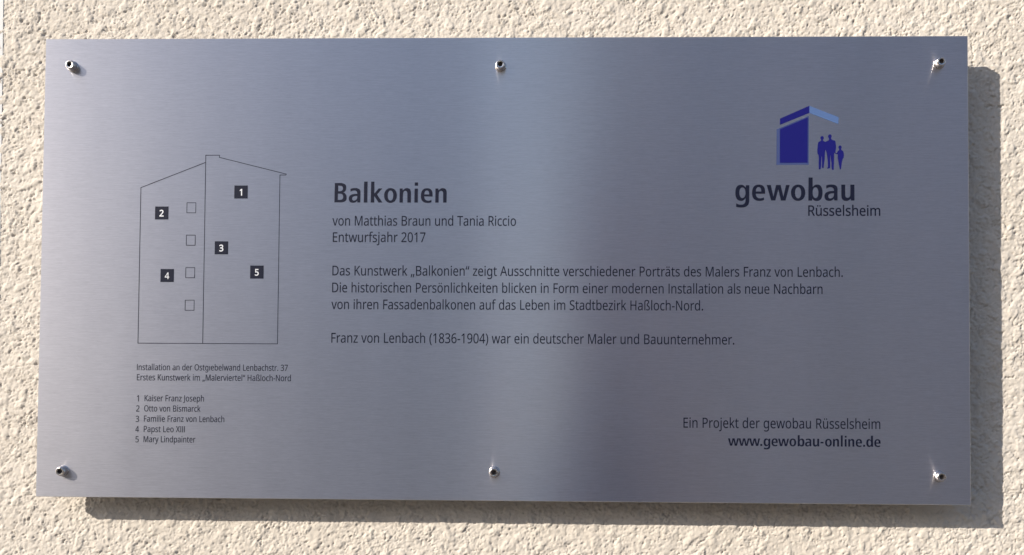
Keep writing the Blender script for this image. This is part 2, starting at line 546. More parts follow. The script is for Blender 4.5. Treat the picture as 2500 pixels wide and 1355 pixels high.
def signed_area(L):
    return 0.5 * sum(L[i][0] * L[(i + 1) % len(L)][1] - L[(i + 1) % len(L)][0] * L[i][1] for i in range(len(L)))

def offset_loops(loops, w):
    """grow (w>0) or thin the strokes of a glyph: outer outlines go out, counters go in"""
    if abs(w) < 1e-9: return loops
    # orientation of the biggest outline tells which side is ink
    loops = [L for L in loops if len(L) > 2]
    big = max(loops, key=lambda L: abs(signed_area(L)))
    sgn = 1 if signed_area(big) > 0 else -1
    gap = max(2.3 * w, 0.009 * (max(p[1] for p in big) - min(p[1] for p in big)))
    res = []
    for L in loops:
        P = [L[0]]
        for p in L[1:]:                    # points closer together than the shift are dropped first
            if math.dist(p, P[-1]) >= gap: P.append(p)
        if math.dist(P[0], P[-1]) < gap: P.pop()
        n = len(P); o = []
        for i in range(n):
            a, b, c = P[i - 1], P[i], P[(i + 1) % n]
            d1 = (b[0] - a[0], b[1] - a[1]); d2 = (c[0] - b[0], c[1] - b[1])
            l1 = math.hypot(*d1); l2 = math.hypot(*d2)
            n1 = (d1[1] / l1, -d1[0] / l1); n2 = (d2[1] / l2, -d2[0] / l2)
            mx, my = n1[0] + n2[0], n1[1] + n2[1]
            den = 1 + n1[0] * n2[0] + n1[1] * n2[1]
            k = w * sgn / max(den, 0.55)
            o.append((b[0] + mx * k, b[1] + my * k))
        res.append(o)
    return res

GLYPHS = {}
# thin letter outlines, cap height 1000: character, advance, outlines as x y x y ...
for _c, _a, _o in (
    ('(', 420, '56 384 57 429 59 475 64 520 70 564 78 608 87 651 99 694 113 735 128 776 146 817 165 856 186 894 210 930 235 966 262 1000 378 1000 341 946 307 890 278 832 252 772 230 710 212 646 199 582 189 517 183 451 181 385 182 342 184 299 189 256 195 214 203 171 213 129 224 87 238 46 252 5 269 -34 287 -73 307 -112 329 -149 352 -186 377 -221 262 -221 235 -188 210 -153 186 -117 165 -80 146 -41 128 -2 113 38 99 79 87 121 78 164 70 207 64 251 59 295 57 339'),
    (')', 420, '364 384 363 339 361 295 356 251 350 207 342 164 333 121 321 79 308 38 292 -2 275 -41 256 -80 235 -117 211 -153 186 -188 158 -221 43 -221 68 -186 92 -149 113 -112 133 -73 151 -34 168 5 183 46 196 87 207 129 217 171 225 214 231 256 236 299 239 342 239 385 239 429 236 473 231 517 225 560 217 604 207 646 196 689 183 731 168 772 151 812 133 852 113 891 91 928 67 965 42 1000 158 1000 186 966 211 930 235 894 256 856 275 817 292 776 308 735 321 694 333 651 342 608 350 564 356 520 361 475 363 429'),
    ('-', 451, '56 321 56 430 395 430 395 321'),
    ('.', 375, '101 76 104 107 112 131 126 148 144 160 164 167 186 169 209 167 230 160 249 148 263 131 272 107 275 76 272 45 263 21 249 3 230 -10 209 -17 186 -20 164 -17 144 -10 126 3 112 21 104 45'),
    ('0', 801, '732 501 732 454 730 408 726 365 721 323 714 284 706 247 696 213 685 180 671 150 656 123 627 82 592 48 553 21 526 8 497 -1 467 -8 434 -13 399 -14 356 -12 316 -4 279 8 245 25 214 48 186 74 161 106 139 141 120 181 104 225 91 273 81 325 74 380 70 439 69 501 70 564 74 624 80 679 90 731 102 779 116 822 134 862 155 897 180 928 207 954 238 976 273 993 311 1006 353 1013 399 1015 442 1013 483 1006 520 993 554 976 585 954 614 928 639 897 661 862 680 822 696 779 709 731 719 679 727 624 731 564|192 501 193 448 195 399 199 353 205 311 212 273 229 217 250 172 278 137 312 111 352 96 399 91 446 96 487 111 520 136 548 171 570 216 587 272 594 311 600 353 604 399 607 448 608 501 607 554 604 604 600 649 594 691 587 729 570 784 548 830 520 865 487 890 446 905 399 910 352 905 312 890 278 865 250 830 229 784 212 729 205 691 199 649 195 604 193 554'),
    ('1', 801, '497 0 377 0 377 699 377 768 380 820 382 871 342 833 296 794 189 707 125 790 395 1000 497 1000'),
    ('2', 801, '728 0 67 0 67 102 329 367 358 397 386 425 411 452 435 477 457 501 488 540 514 579 535 617 550 656 559 697 562 741 556 792 540 833 513 866 477 890 434 904 385 909 339 906 296 898 257 884 220 865 182 841 144 814 78 896 105 918 134 938 165 957 197 973 231 987 267 999 305 1007 344 1012 385 1014 422 1013 456 1009 488 1002 518 993 546 982 588 957 622 927 651 890 671 848 684 800 688 748 684 697 673 648 655 601 642 573 626 546 608 519 588 492 566 466 542 439 517 411 490 383 461 353 431 324 223 118 223 112 728 112'),
    ('3', 801, '690 766 688 723 679 685 665 650 646 619 622 593 593 570 560 552 523 537 483 527 483 521 529 514 570 502 606 487 636 468 662 445 684 419 700 390 712 358 719 323 721 284 720 250 715 218 707 187 695 157 681 130 663 104 641 80 616 59 587 40 555 24 519 10 480 0 436 -8 389 -12 338 -14 286 -13 238 -9 192 -2 148 8 105 22 63 41 63 155 106 136 151 120 199 107 247 97 293 92 339 90 390 92 435 98 473 109 506 123 533 142 566 182 586 230 592 287 589 326 578 360 560 389 534 412 502 431 464 445 419 455 368 462 312 464 216 464 216 569 314 569 366 571 412 579 452 592 486 610 514 633 536 659 552 689 561 722 564 758 559 803 543 840 515 870 479 893 434 906 382 910 348 909 316 906 286 900 257 892 231 882 205 870 130 826 69 910 107 937 151 961 201 983 234 994 268 1003 304 1009 341 1013 381 1014 440 1011 494 1003 540 989 580 969 614 944 642 914 663 882 678 846 687 808'),
    ('4', 801, '773 227 627 227 627 0 508 0 508 227 29 227 29 332 500 1006 627 1006 627 338 773 338|508 653 509 719 511 776 513 827 515 874 510 874 482 817 450 765 150 338 508 338'),
    ('5', 801, '385 613 425 612 463 608 498 601 532 591 563 578 610 552 649 518 680 478 695 451 706 422 715 390 720 356 721 319 719 279 714 241 705 205 693 172 676 141 657 112 634 86 609 63 580 43 548 26 514 12 476 0 436 -8 393 -12 347 -14 297 -12 249 -8 202 0 160 11 121 24 88 41 88 157 124 138 165 122 211 109 258 99 304 93 349 91 396 94 439 101 478 114 512 132 541 156 564 186 582 221 592 261 595 307 593 344 586 378 574 408 557 434 535 457 508 476 476 491 438 501 394 508 345 510 317 509 287 507 255 503 174 489 112 528 150 1000 651 1000 651 888 255 888 231 598 296 608 324 611 353 613'),
    ('6', 801, '77 427 78 462 79 496 81 530 85 564 89 598 94 631 101 664 110 696 119 727 130 757 152 805 179 849 211 890 233 912 257 933 284 951 312 967 342 981 375 993 411 1002 450 1009 491 1013 535 1014 600 1011 622 1009 642 1006 658 1001 658 896 641 901 622 906 602 909 538 913 500 912 466 908 433 902 404 893 377 881 337 857 303 827 275 793 253 754 235 711 221 664 211 614 204 562 200 508 209 508 224 530 242 550 262 569 285 585 311 599 340 611 372 619 407 624 445 626 501 622 552 610 597 590 638 563 671 528 699 487 712 458 722 428 729 395 734 360 735 322 734 282 729 244 721 208 710 174 696 143 679 114 660 88 638 65 613 44 586 27 557 12 525 1 491 -8 455 -12 417 -14 371 -11 326 -2 284 13 245 33 209 61 176 94 147 133 123 179 103 232 94 266 86 303 81 342 78 384|416 90 471 96 519 115 559 146 578 172 594 202 605 237 611 277 613 322 612 359 606 392 596 422 583 449 565 473 528 505 479 523 420 529 378 526 340 517 305 502 275 482 250 459 229 433 214 404 205 376 202 346 203 315 208 285 215 255 225 226 239 198 256 172 275 149 298 129 323 112 351 100 382 92'),
    ('7', 801, '190 0 601 888 62 888 62 1000 732 1000 732 905 326 0'),
    ('8', 801, '399 1014 434 1013 466 1010 497 1004 527 997 555 987 596 966 631 939 660 906 682 868 695 824 699 775 696 736 687 701 673 669 654 641 631 614 604 590 574 568 542 548 508 529 548 509 586 487 620 463 652 437 679 408 701 377 718 342 728 303 731 259 727 206 713 157 690 114 660 77 622 45 576 20 546 8 513 -2 479 -9 442 -13 403 -14 362 -13 322 -9 286 -2 252 7 221 18 175 43 137 73 107 110 86 153 73 201 69 255 72 299 81 338 97 374 119 406 144 435 174 461 206 484 240 504 276 522 244 542 215 563 187 586 162 611 141 638 124 668 111 701 103 737 101 776 105 825 118 868 140 905 169 938 205 965 246 986 293 1002 344 1011|189 254 195 208 212 167 241 132 264 115 291 101 323 92 360 86 401 84 440 86 475 92 506 101 533 115 557 132 587 168 605 210 611 258 608 289 599 318 585 344 565 368 541 390 512 410 479 429 442 447 401 464 378 472 339 454 305 435 275 415 249 393 228 370 211 345 199 317 191 287|398 915 349 910 307 898 271 877 243 849 227 813 221 770 224 738 232 709 246 683 264 661 286 641 312 624 341 608 372 592 405 577 436 592 465 607 492 623 516 641 537 662 554 684 567 710 574 738 577 770 572 813 555 849 528 877 492 898 448 910'),
    ('9', 801, '728 573 728 539 726 505 724 471 721 437 716 403 711 369 704 336 696 305 686 273 675 243 653 195 626 151 594 110 572 88 548 67 522 49 493 33 462 19 429 7 393 -2 354 -9 313 -13 269 -14 204 -11 181 -8 160 -4 143 0 143 105 161 100 180 95 202 92 266 87 304 88 339 92 371 98 401 107 428 119 467 143 501 172 529 207 552 245 570 288 584 335 594 385 600 437 604 490 595 490 580 469 562 450 542 431 519 415 493 401 464 389 432 381 396 376 357 374 302 378 252 390 207 410 166 437 133 471 106 513 93 541 83 571 76 604 71 639 70 676 72 717 76 756 84 792 96 826 110 857 127 886 147 912 169 935 194 956 221 973 251 988 282 999 316 1008 352 1012 389 1014 436 1011 480 1002 522 987 562 965 598 938 630 905 659 865 683 819 702 768 712 733 719 697 724 658 727 616|389 910 335 904 288 885 247 853 227 828 212 797 201 762 194 723 192 678 194 641 199 607 209 577 222 550 239 526 276 495 324 477 384 471 427 474 465 483 500 498 530 518 556 541 576 567 592 596 601 624 604 654 602 684 598 714 590 744 580 774 567 802 550 828 531 851 509 871 483 888 455 900 423 908'),
    ('A', 895, '763 0 643 310 246 310 127 0 0 0 391 1004 504 1004 894 0|493 724 479 765 460 826 445 874 431 817 415 765 402 724 289 422 605 422'),
    ('B', 910, '422 1000 493 998 557 991 614 980 663 965 705 945 740 919 767 887 786 849 797 804 801 752 799 714 791 680 779 648 763 619 741 594 715 572 684 554 650 540 611 531 611 524 651 515 689 503 725 487 756 467 783 442 805 412 822 376 831 333 835 284 833 249 828 216 820 185 808 156 793 130 761 90 721 58 673 33 641 21 606 12 569 5 529 1 487 0 136 0 136 1000|447 574 495 576 537 581 572 589 601 601 623 616 650 648 666 688 671 738 664 788 645 827 613 856 587 869 555 879 518 886 475 891 427 892 262 892 262 574|262 469 262 106 464 106 514 109 557 115 594 125 624 140 648 158 677 196 695 242 700 294 698 328 690 359 677 387 658 411 633 431 600 447 560 460 511 467 454 469'),
    ('D', 1022, '937 510 934 445 927 384 915 328 897 276 875 228 848 185 816 146 780 112 740 83 696 57 648 37 595 21 539 9 479 2 415 0 136 0 136 1000 444 1000 503 998 558 991 611 980 660 964 706 944 748 919 786 891 821 858 851 821 877 779 898 734 915 684 927 630 935 572|804 506 802 557 797 604 788 648 776 688 760 724 741 756 718 785 692 811 663 833 631 851 596 866 557 877 516 886 473 891 426 892 262 892 262 108 398 108 475 112 544 124 605 144 658 172 702 208 739 252 767 304 788 363 800 431'),
    ('E', 779, '695 0 136 0 136 1000 695 1000 695 889 262 889 262 577 669 577 669 468 262 468 262 111 695 111'),
    ('F', 727, '262 0 136 0 136 1000 695 1000 695 889 262 889 262 535 668 535 668 424 262 424'),
    ('H', 1038, '901 0 775 0 775 466 262 466 262 0 136 0 136 1000 262 1000 262 577 775 577 775 1000 901 1000'),
    ('I', 475, '417 0 56 0 56 73 174 99 174 899 56 927 56 1000 417 1000 417 927 300 899 300 99 417 73'),
    ('J', 382, '-6 -266 -27 -266 -47 -264 -64 -261 -109 -248 -109 -141 -62 -151 -8 -155 15 -154 37 -149 58 -141 78 -130 95 -113 109 -92 120 -66 127 -33 129 6 129 1000 255 1000 255 15 254 -22 250 -56 243 -88 234 -117 223 -144 198 -182 168 -212 132 -236 90 -253 45 -263'),
    ('K', 867, '867 0 718 0 364 478 262 388 262 0 136 0 136 1000 262 1000 262 507 347 602 434 697 704 1000 852 1000 455 564'),
    ('L', 734, '136 0 136 1000 262 1000 262 112 699 112 699 0'),
    ('M', 1270, '577 0 248 877 242 877 247 805 251 711 252 606 252 0 136 0 136 1000 322 1000 630 181 636 181 950 1000 1134 1000 1134 0 1010 0 1010 615 1011 712 1015 803 1020 875 1014 875 681 0'),
    ('N', 1064, '929 0 782 0 246 831 241 831 246 754 250 660 252 559 252 0 136 0 136 1000 282 1000 815 172 821 172 817 239 813 338 811 436 811 1000 929 1000'),
    ('O', 1094, '1008 501 1007 456 1004 412 998 370 990 329 979 291 966 254 951 219 933 186 914 156 891 127 867 101 840 78 812 57 781 38 747 22 712 9 674 -1 634 -8 592 -13 548 -14 502 -13 458 -8 418 -1 379 10 343 23 310 39 278 58 250 79 223 102 199 128 177 156 158 187 141 219 126 254 113 291 103 330 96 371 90 413 87 457 85 503 87 563 94 620 104 674 118 724 136 772 158 816 185 856 215 891 250 923 289 951 333 974 380 992 432 1005 488 1013 549 1015 607 1013 661 1005 712 992 758 975 801 952 840 924 875 892 906 857 933 817 956 772 975 725 989 674 1000 619 1006 562|218 501 220 452 224 406 231 363 241 322 254 284 269 250 288 218 309 190 334 166 362 144 393 127 427 113 464 103 504 97 548 95 591 97 632 103 669 113 703 127 733 144 761 166 785 190 806 218 825 250 840 284 853 322 863 363 870 406 874 452 875 501 872 574 863 640 847 699 825 751 797 798 762 836 720 866 670 888 613 900 549 905 505 903 465 897 427 887 393 874 362 856 334 835 309 811 288 783 269 752 254 718 241 680 231 640 224 597 220 550'),
    ('P', 847, '401 1000 475 997 540 988 598 972 646 951 686 923 719 890 744 851 762 808 772 759 776 706 774 665 767 626 756 588 739 551 717 517 689 486 655 458 614 435 566 415 534 406 499 399 461 394 420 390 377 389 262 389 262 0 136 0 136 1000|389 892 262 892 262 497 363 497 400 498 434 500 465 505 495 510 521 518 559 534 591 555 615 583 632 616 642 655 646 700 639 759 618 807 584 845 557 862 523 875 484 885 440 890'),
    ('R', 871, '412 1000 460 999 504 995 545 989 583 980 617 968 666 944 706 912 737 874 751 847 762 818 770 787 774 752 776 716 773 665 763 621 746 583 725 550 700 521 672 498 641 478 609 462 576 448 850 0 703 0 461 413 262 413 262 0 136 0 136 1000|405 891 262 891 262 520 412 520 458 522 499 527 534 537 565 551 590 568 621 605 639 653 646 710 643 751 634 786 620 815 599 839 573 858 541 873 502 883 457 889'),
    ('S', 769, '703 268 701 233 696 200 687 170 675 142 660 116 627 77 585 45 536 20 502 8 467 -2 429 -9 388 -13 346 -14 309 -13 273 -12 239 -8 206 -4 175 1 146 8 119 15 94 24 71 34 71 154 108 140 150 126 197 113 247 103 299 97 352 95 398 97 440 104 476 115 507 130 532 148 552 171 566 197 574 225 577 256 575 287 568 315 556 339 539 361 515 382 484 401 445 421 398 441 342 462 301 478 263 495 229 513 199 532 172 553 148 576 129 600 113 627 100 655 91 687 86 721 84 759 89 810 102 855 125 896 155 931 193 960 237 983 267 994 299 1003 332 1009 367 1013 403 1014 457 1012 507 1007 555 999 599 987 641 974 679 958 640 850 604 864 567 877 527 888 486 897 444 902 401 903 361 901 326 895 296 885 270 871 249 854 232 834 221 811 214 785 211 758 214 726 221 698 232 674 249 652 272 632 301 613 337 595 379 576 430 556 464 543 496 529 526 516 554 501 579 487 616 460 647 431 672 398 689 360 700 317'),
    ('T', 779, '452 0 326 0 326 889 14 889 14 1000 763 1000 763 889 452 889'),
    ('X', 821, '815 0 672 0 408 434 139 0 6 0 338 521 27 1000 167 1000 412 608 658 1000 791 1000 482 524'),
    ('a', 786, '403 763 455 761 502 754 542 742 577 725 606 703 630 676 649 643 662 605 670 561 672 511 672 0 583 0 559 106 553 106 532 81 509 58 487 39 463 22 437 9 408 -1 377 -8 341 -13 301 -14 258 -11 217 -3 180 10 147 29 118 53 95 83 78 119 68 161 64 209 68 251 79 290 96 325 121 355 153 382 192 404 238 422 293 435 355 444 424 448 552 452 552 497 547 553 534 597 511 627 480 648 442 660 396 664 358 662 320 656 284 646 250 634 216 621 185 606 147 699 182 716 221 731 263 744 309 755 355 761|440 363 387 359 342 353 303 344 271 332 246 318 216 288 198 251 192 207 196 169 209 138 230 115 258 99 291 89 329 85 366 88 400 94 432 104 461 119 487 138 510 161 528 189 540 221 548 258 550 300 550 367'),
    ('b', 861, '242 805 240 716 235 651 242 651 266 681 296 708 331 731 371 749 420 760 475 763 529 759 578 748 623 728 663 701 700 666 730 623 754 573 771 515 781 449 784 375 783 325 778 279 770 236 760 196 746 160 729 127 710 97 688 71 664 49 637 29 608 14 578 2 545 -7 511 -12 475 -14 420 -10 371 0 331 18 296 41 266 67 242 95 232 95 207 0 119 0 119 1064 242 1064|454 661 404 658 362 648 328 631 300 607 278 576 262 539 255 512 249 483 245 451 243 417 242 380 242 374 244 321 250 273 259 231 271 194 288 162 309 135 337 115 370 100 410 91 457 88 495 91 529 100 559 115 585 136 607 162 625 195 639 232 649 275 655 323 657 377 655 431 649 479 639 521 625 558 607 590 585 615 559 635 528 650 493 658'),
    ('c', 672, '420 -14 381 -12 344 -8 309 1 275 12 243 27 213 45 186 66 162 91 140 120 121 153 105 189 93 229 84 272 79 320 77 371 79 425 84 474 94 519 107 560 123 597 143 630 165 659 191 684 218 706 249 724 281 739 315 750 351 758 389 763 429 765 466 763 503 759 539 753 573 744 601 735 626 724 588 622 510 646 481 652 453 656 426 657 378 653 337 643 301 625 271 600 247 568 228 529 220 503 213 474 208 443 205 409 204 373 207 316 215 265 228 220 247 181 271 150 300 125 334 107 374 96 419 92 458 94 494 98 527 105 558 114 586 124 613 136 613 27 587 15 560 5 530 -4 498 -9 461 -13'),
    ('d', 861, '385 -14 331 -10 282 2 237 21 197 48 161 83 131 126 107 177 90 235 80 300 77 374 80 447 91 513 108 572 131 623 162 666 198 702 238 729 283 749 333 761 387 765 424 763 458 758 489 750 516 739 542 726 564 710 585 693 603 674 619 654 627 654 623 708 619 765 619 1064 742 1064 742 0 643 0 625 101 619 101 603 80 585 61 564 43 542 27 516 13 488 1 457 -7 423 -12|405 88 450 91 489 99 522 112 550 130 572 153 590 182 603 216 613 255 619 300 620 350 620 373 619 426 613 474 604 517 591 555 574 588 553 615 525 635 491 650 450 659 403 662 366 659 332 650 302 634 276 612 254 583 236 550 222 511 212 469 206 422 204 371 206 320 212 273 222 231 236 195 254 162 276 136 302 115 332 100 366 91'),
    ('e', 790, '409 765 447 763 482 758 515 750 546 738 575 723 601 705 625 684 647 660 665 634 681 604 695 573 705 539 713 503 717 466 718 426 718 352 204 352 208 303 216 259 229 221 247 187 270 158 297 134 327 115 362 102 401 94 444 91 490 93 532 97 571 104 608 115 646 127 685 143 685 35 647 20 609 7 571 -2 532 -9 487 -13 438 -14 397 -12 357 -7 319 2 284 14 250 29 219 48 190 71 165 97 142 126 123 159 106 195 93 234 84 276 79 321 77 370 79 418 84 463 92 505 103 545 118 581 136 615 157 645 180 672 206 696 235 717 266 734 298 748 333 757 370 763|408 664 353 658 306 639 268 607 249 583 234 555 222 523 213 488 207 450 590 450 587 491 581 528 570 562 555 591 535 616 511 637 481 652 447 661'),
    ('f', 482, '465 655 276 655 276 0 153 0 153 655 21 655 21 713 153 755 153 798 154 836 157 870 163 901 171 930 181 955 203 992 231 1021 265 1043 304 1059 347 1068 396 1071 425 1071 453 1068 478 1064 542 1046 510 950 458 964 438 967 418 970 398 971 360 966 330 952 306 929 289 897 279 853 276 800 276 751 465 751'),
    ('g', 861, '385 765 433 762 478 752 519 737 557 715 590 686 620 651 627 651 644 751 742 751 742 -13 741 -54 736 -92 729 -128 719 -161 706 -191 677 -235 641 -271 595 -300 564 -313 529 -323 492 -330 450 -335 406 -336 353 -335 304 -331 257 -324 213 -315 173 -303 136 -289 136 -175 173 -192 215 -207 261 -218 309 -227 360 -232 413 -234 450 -232 484 -225 514 -213 541 -198 565 -177 585 -153 601 -125 612 -94 618 -60 620 -22 620 7 622 55 625 99 619 99 591 64 558 36 522 14 481 -2 436 -11 387 -14 331 -10 280 2 235 23 194 51 159 88 129 132 107 183 90 240 80 304 77 374 80 443 90 506 107 563 129 614 159 659 194 697 234 727 280 748 330 760|402 661 362 657 326 646 295 627 268 602 245 569 228 529 219 503 213 473 208 442 205 408 204 373 207 320 213 272 223 230 237 192 256 160 278 134 304 113 334 99 367 90 405 87 441 88 474 93 503 102 528 113 551 129 570 148 586 171 599 198 609 228 616 263 620 302 622 345 622 374 621 413 618 449 614 483 607 512 599 539 580 577 556 608 527 632 491 648 449 658'),
    ('h', 866, '242 752 240 697 235 647 244 647 261 672 281 693 304 711 329 727 356 740 385 750 415 757 446 762 478 763 535 760 586 751 630 735 667 712 697 682 721 646 732 620 741 592 747 560 751 526 752 489 752 0 630 0 630 480 626 536 612 581 590 616 557 641 515 656 462 661 410 658 366 647 331 630 302 605 279 574 263 537 251 493 245 444 242 388 242 0 119 0 119 1064 242 1064'),
    ('i', 361, '242 751 242 0 119 0 119 751|182 1032 200 1030 217 1024 232 1013 244 998 251 978 254 954 251 930 244 910 232 895 217 884 200 878 182 875 163 878 145 884 130 895 119 910 112 930 109 954 112 978 119 998 130 1013 145 1024 163 1030'),
    ('j', 361, '31 -336 8 -336 -12 -334 -31 -331 -77 -319 -77 -220 -34 -230 15 -234 44 -231 68 -223 90 -209 106 -188 116 -157 119 -116 119 751 242 751 242 -112 240 -157 232 -197 220 -232 202 -263 179 -289 151 -310 117 -324 77 -333|109 954 112 978 119 998 130 1013 145 1024 163 1030 182 1032 200 1030 217 1024 232 1013 244 998 251 978 254 954 251 930 244 910 232 895 217 884 200 878 182 875 163 878 145 884 130 895 119 910 112 930'),
    ('k', 748, '241 508 239 450 235 387 241 387 266 419 300 461 331 497 570 751 714 751 410 430 735 0 587 0 326 350 241 276 241 0 119 0 119 1064 241 1064'),
    ('l', 361, '242 0 119 0 119 1064 242 1064'),
    ('m', 1310, '943 765 991 762 1034 754 1072 741 1105 723 1133 700 1156 670 1173 635 1186 592 1194 544 1196 489 1196 0 1074 0 1074 483 1070 537 1058 582 1037 616 1008 641 969 656 922 661 880 659 844 651 813 638 787 621 765 598 749 571 735 538 726 502 720 460 718 415 718 0 597 0 597 483 595 520 589 553 580 582 567 606 550 626 529 641 505 652 476 659 443 661 396 658 356 647 324 630 297 605 277 575 261 538 251 495 244 445 242 389 242 0 119 0 119 751 218 751 237 648 244 648 261 673 280 695 302 714 326 729 351 742 378 752 406 759 435 763 465 765 520 761 568 751 610 734 645 710 673 678 695 639 702 639 730 678 764 710 805 734 849 751 895 761'),
    ('n', 866, '480 765 532 762 577 754 618 741 653 723 683 700 708 670 727 635 741 592 749 544 752 489 752 0 630 0 630 480 626 536 612 581 590 616 557 641 515 656 462 661 415 658 375 650 340 636 312 616 290 591 273 561 259 525 250 485 244 440 242 389 242 0 119 0 119 751 218 751 237 648 244 648 262 673 283 695 306 714 332 729 359 742 388 752 418 759 449 763'),
    ('o', 847, '772 377 771 340 768 305 763 272 756 241 747 211 729 165 705 124 677 88 645 57 608 32 567 12 521 -2 473 -11 422 -14 373 -11 328 -2 284 12 244 32 208 57 175 88 147 124 122 165 103 211 94 241 86 272 81 305 78 340 77 377 79 425 84 470 92 512 104 552 119 588 137 620 158 650 183 676 210 699 239 719 272 736 307 748 344 757 384 763 426 765 466 763 504 757 540 748 574 736 606 719 635 699 663 676 687 650 709 620 728 588 743 552 756 512 765 470 770 425|204 377 207 320 215 269 228 223 246 183 270 150 300 123 335 104 377 92 424 88 472 92 513 104 549 123 579 150 603 183 621 223 634 269 642 320 644 377 642 434 634 484 620 529 602 568 578 601 548 627 513 646 471 657 423 661 380 658 341 649 308 634 280 613 256 585 238 553 223 516 213 474 207 428'),
    ('p', 861, '476 765 529 761 578 749 623 730 664 703 700 668 730 625 754 575 771 517 781 451 784 377 783 327 778 281 770 238 760 198 746 162 729 128 710 99 688 72 664 49 638 30 609 14 579 2 546 -7 511 -12 475 -14 438 -12 404 -7 373 1 344 13 319 26 296 41 276 58 258 76 242 95 234 95 239 35 242 -28 242 -336 119 -336 119 751 220 751 237 648 242 648 258 669 276 689 296 707 319 724 344 738 372 749 403 758 438 763|454 661 407 658 366 648 332 632 304 610 282 581 265 546 253 505 245 456 242 401 242 377 243 341 245 307 249 276 255 247 262 220 278 180 300 148 328 122 364 103 406 92 457 88 500 92 537 105 569 126 596 154 618 189 635 229 647 275 654 324 657 378 655 428 649 473 639 514 625 551 607 584 585 612 559 633 528 649 493 658'),
    ('r', 578, '469 765 515 763 557 756 542 643 502 650 461 653 432 651 405 645 378 634 353 621 330 604 308 583 289 560 273 534 260 504 250 472 244 438 242 401 242 0 119 0 119 751 220 751 234 613 239 613 256 641 276 666 297 690 320 711 346 729 374 744 404 756 436 762'),
    ('s', 671, '608 207 604 161 592 121 571 85 544 55 509 31 468 11 440 2 410 -5 378 -10 344 -13 308 -14 258 -13 213 -8 173 -1 137 8 103 20 73 34 73 146 105 131 141 117 181 104 224 94 267 88 311 85 368 89 413 99 447 116 470 138 484 165 489 196 487 214 482 231 473 246 460 261 442 276 418 291 388 307 350 324 304 342 258 360 216 379 179 398 147 418 121 440 99 465 84 494 75 527 71 566 75 602 84 635 99 664 121 690 149 713 182 732 219 746 260 756 304 763 353 765 398 763 440 759 481 751 520 741 557 729 592 714 550 616 518 629 485 640 451 650 416 658 381 662 345 664 298 661 260 653 229 639 207 621 194 599 189 573 191 553 197 536 207 520 222 506 242 492 268 478 300 464 338 447 382 430 428 412 468 394 504 375 535 355 561 333 581 307 596 279 605 245'),
    ('t', 506, '370 87 427 92 475 102 475 8 460 2 441 -3 419 -8 395 -11 371 -13 349 -14 311 -12 274 -5 240 6 209 23 182 47 160 77 143 115 132 162 129 218 129 655 22 655 22 714 130 763 179 923 252 923 252 751 469 751 469 655 252 655 252 221 256 180 267 146 285 120 309 101 337 90'),
    ('u', 866, '746 751 746 0 646 0 627 99 622 99 604 75 584 53 560 35 534 20 507 7 478 -2 447 -9 416 -13 384 -14 327 -11 277 -1 233 15 196 37 165 67 141 104 130 129 122 157 116 189 112 222 111 259 111 751 235 751 235 268 240 213 253 168 276 133 308 108 350 93 402 88 454 92 498 102 534 120 563 144 586 175 603 212 614 256 621 305 623 360 623 751'),
    ('v', 711, '284 0 0 751 132 751 291 308 315 239 338 167 352 109 357 109 373 168 397 241 420 308 580 751 711 751 426 0'),
    ('w', 1101, '604 424 587 482 572 537 560 585 552 623 546 623 539 585 527 536 513 481 496 423 361 1 221 1 15 752 143 752 246 352 268 270 285 191 296 127 301 127 311 169 323 223 337 279 352 329 485 752 619 752 748 329 768 261 787 190 798 129 804 129 814 188 833 267 854 352 959 752 1085 752 877 1 732 1'),
    ('y', 714, '1 751 133 751 296 324 321 251 343 183 359 119 364 119 391 211 429 325 581 751 714 751 391 -104 372 -148 351 -189 328 -226 303 -259 274 -286 242 -307 205 -323 164 -333 118 -336 59 -333 15 -325 15 -227 53 -232 98 -235 126 -234 151 -228 173 -219 193 -207 211 -191 227 -173 241 -152 254 -128 265 -102 304 -3'),
    ('z', 658, '604 0 55 0 55 81 458 655 78 655 78 751 594 751 594 658 196 95 604 95'),
    ('ß', 884, '731 864 729 834 722 806 711 781 697 758 681 737 662 718 604 668 585 653 569 638 555 624 544 609 537 593 535 577 536 565 539 554 544 543 552 533 564 521 580 508 658 452 690 430 719 408 745 385 768 362 786 337 801 311 812 282 819 250 821 214 817 164 806 121 788 84 763 53 732 29 696 10 655 -3 610 -11 560 -14 518 -13 479 -8 444 -1 412 8 383 20 357 34 357 144 413 116 435 108 458 100 482 94 507 89 532 86 556 85 603 89 639 100 667 118 685 142 697 171 700 206 699 227 695 247 688 265 679 283 665 300 648 317 626 334 600 353 569 374 532 398 502 421 477 442 457 462 441 482 430 503 422 524 418 546 416 570 418 598 424 622 435 644 449 664 464 682 482 698 540 744 558 759 574 775 588 793 598 812 604 833 606 857 601 893 584 921 557 943 520 957 478 966 429 969 397 968 366 963 337 956 310 945 287 930 268 910 254 886 245 855 242 818 242 0 119 0 119 818 124 876 137 926 160 967 190 1001 227 1027 270 1047 299 1056 329 1063 361 1068 394 1070 429 1071 464 1071 498 1068 529 1063 559 1057 588 1048 629 1030 665 1008 693 980 714 947 727 908'),
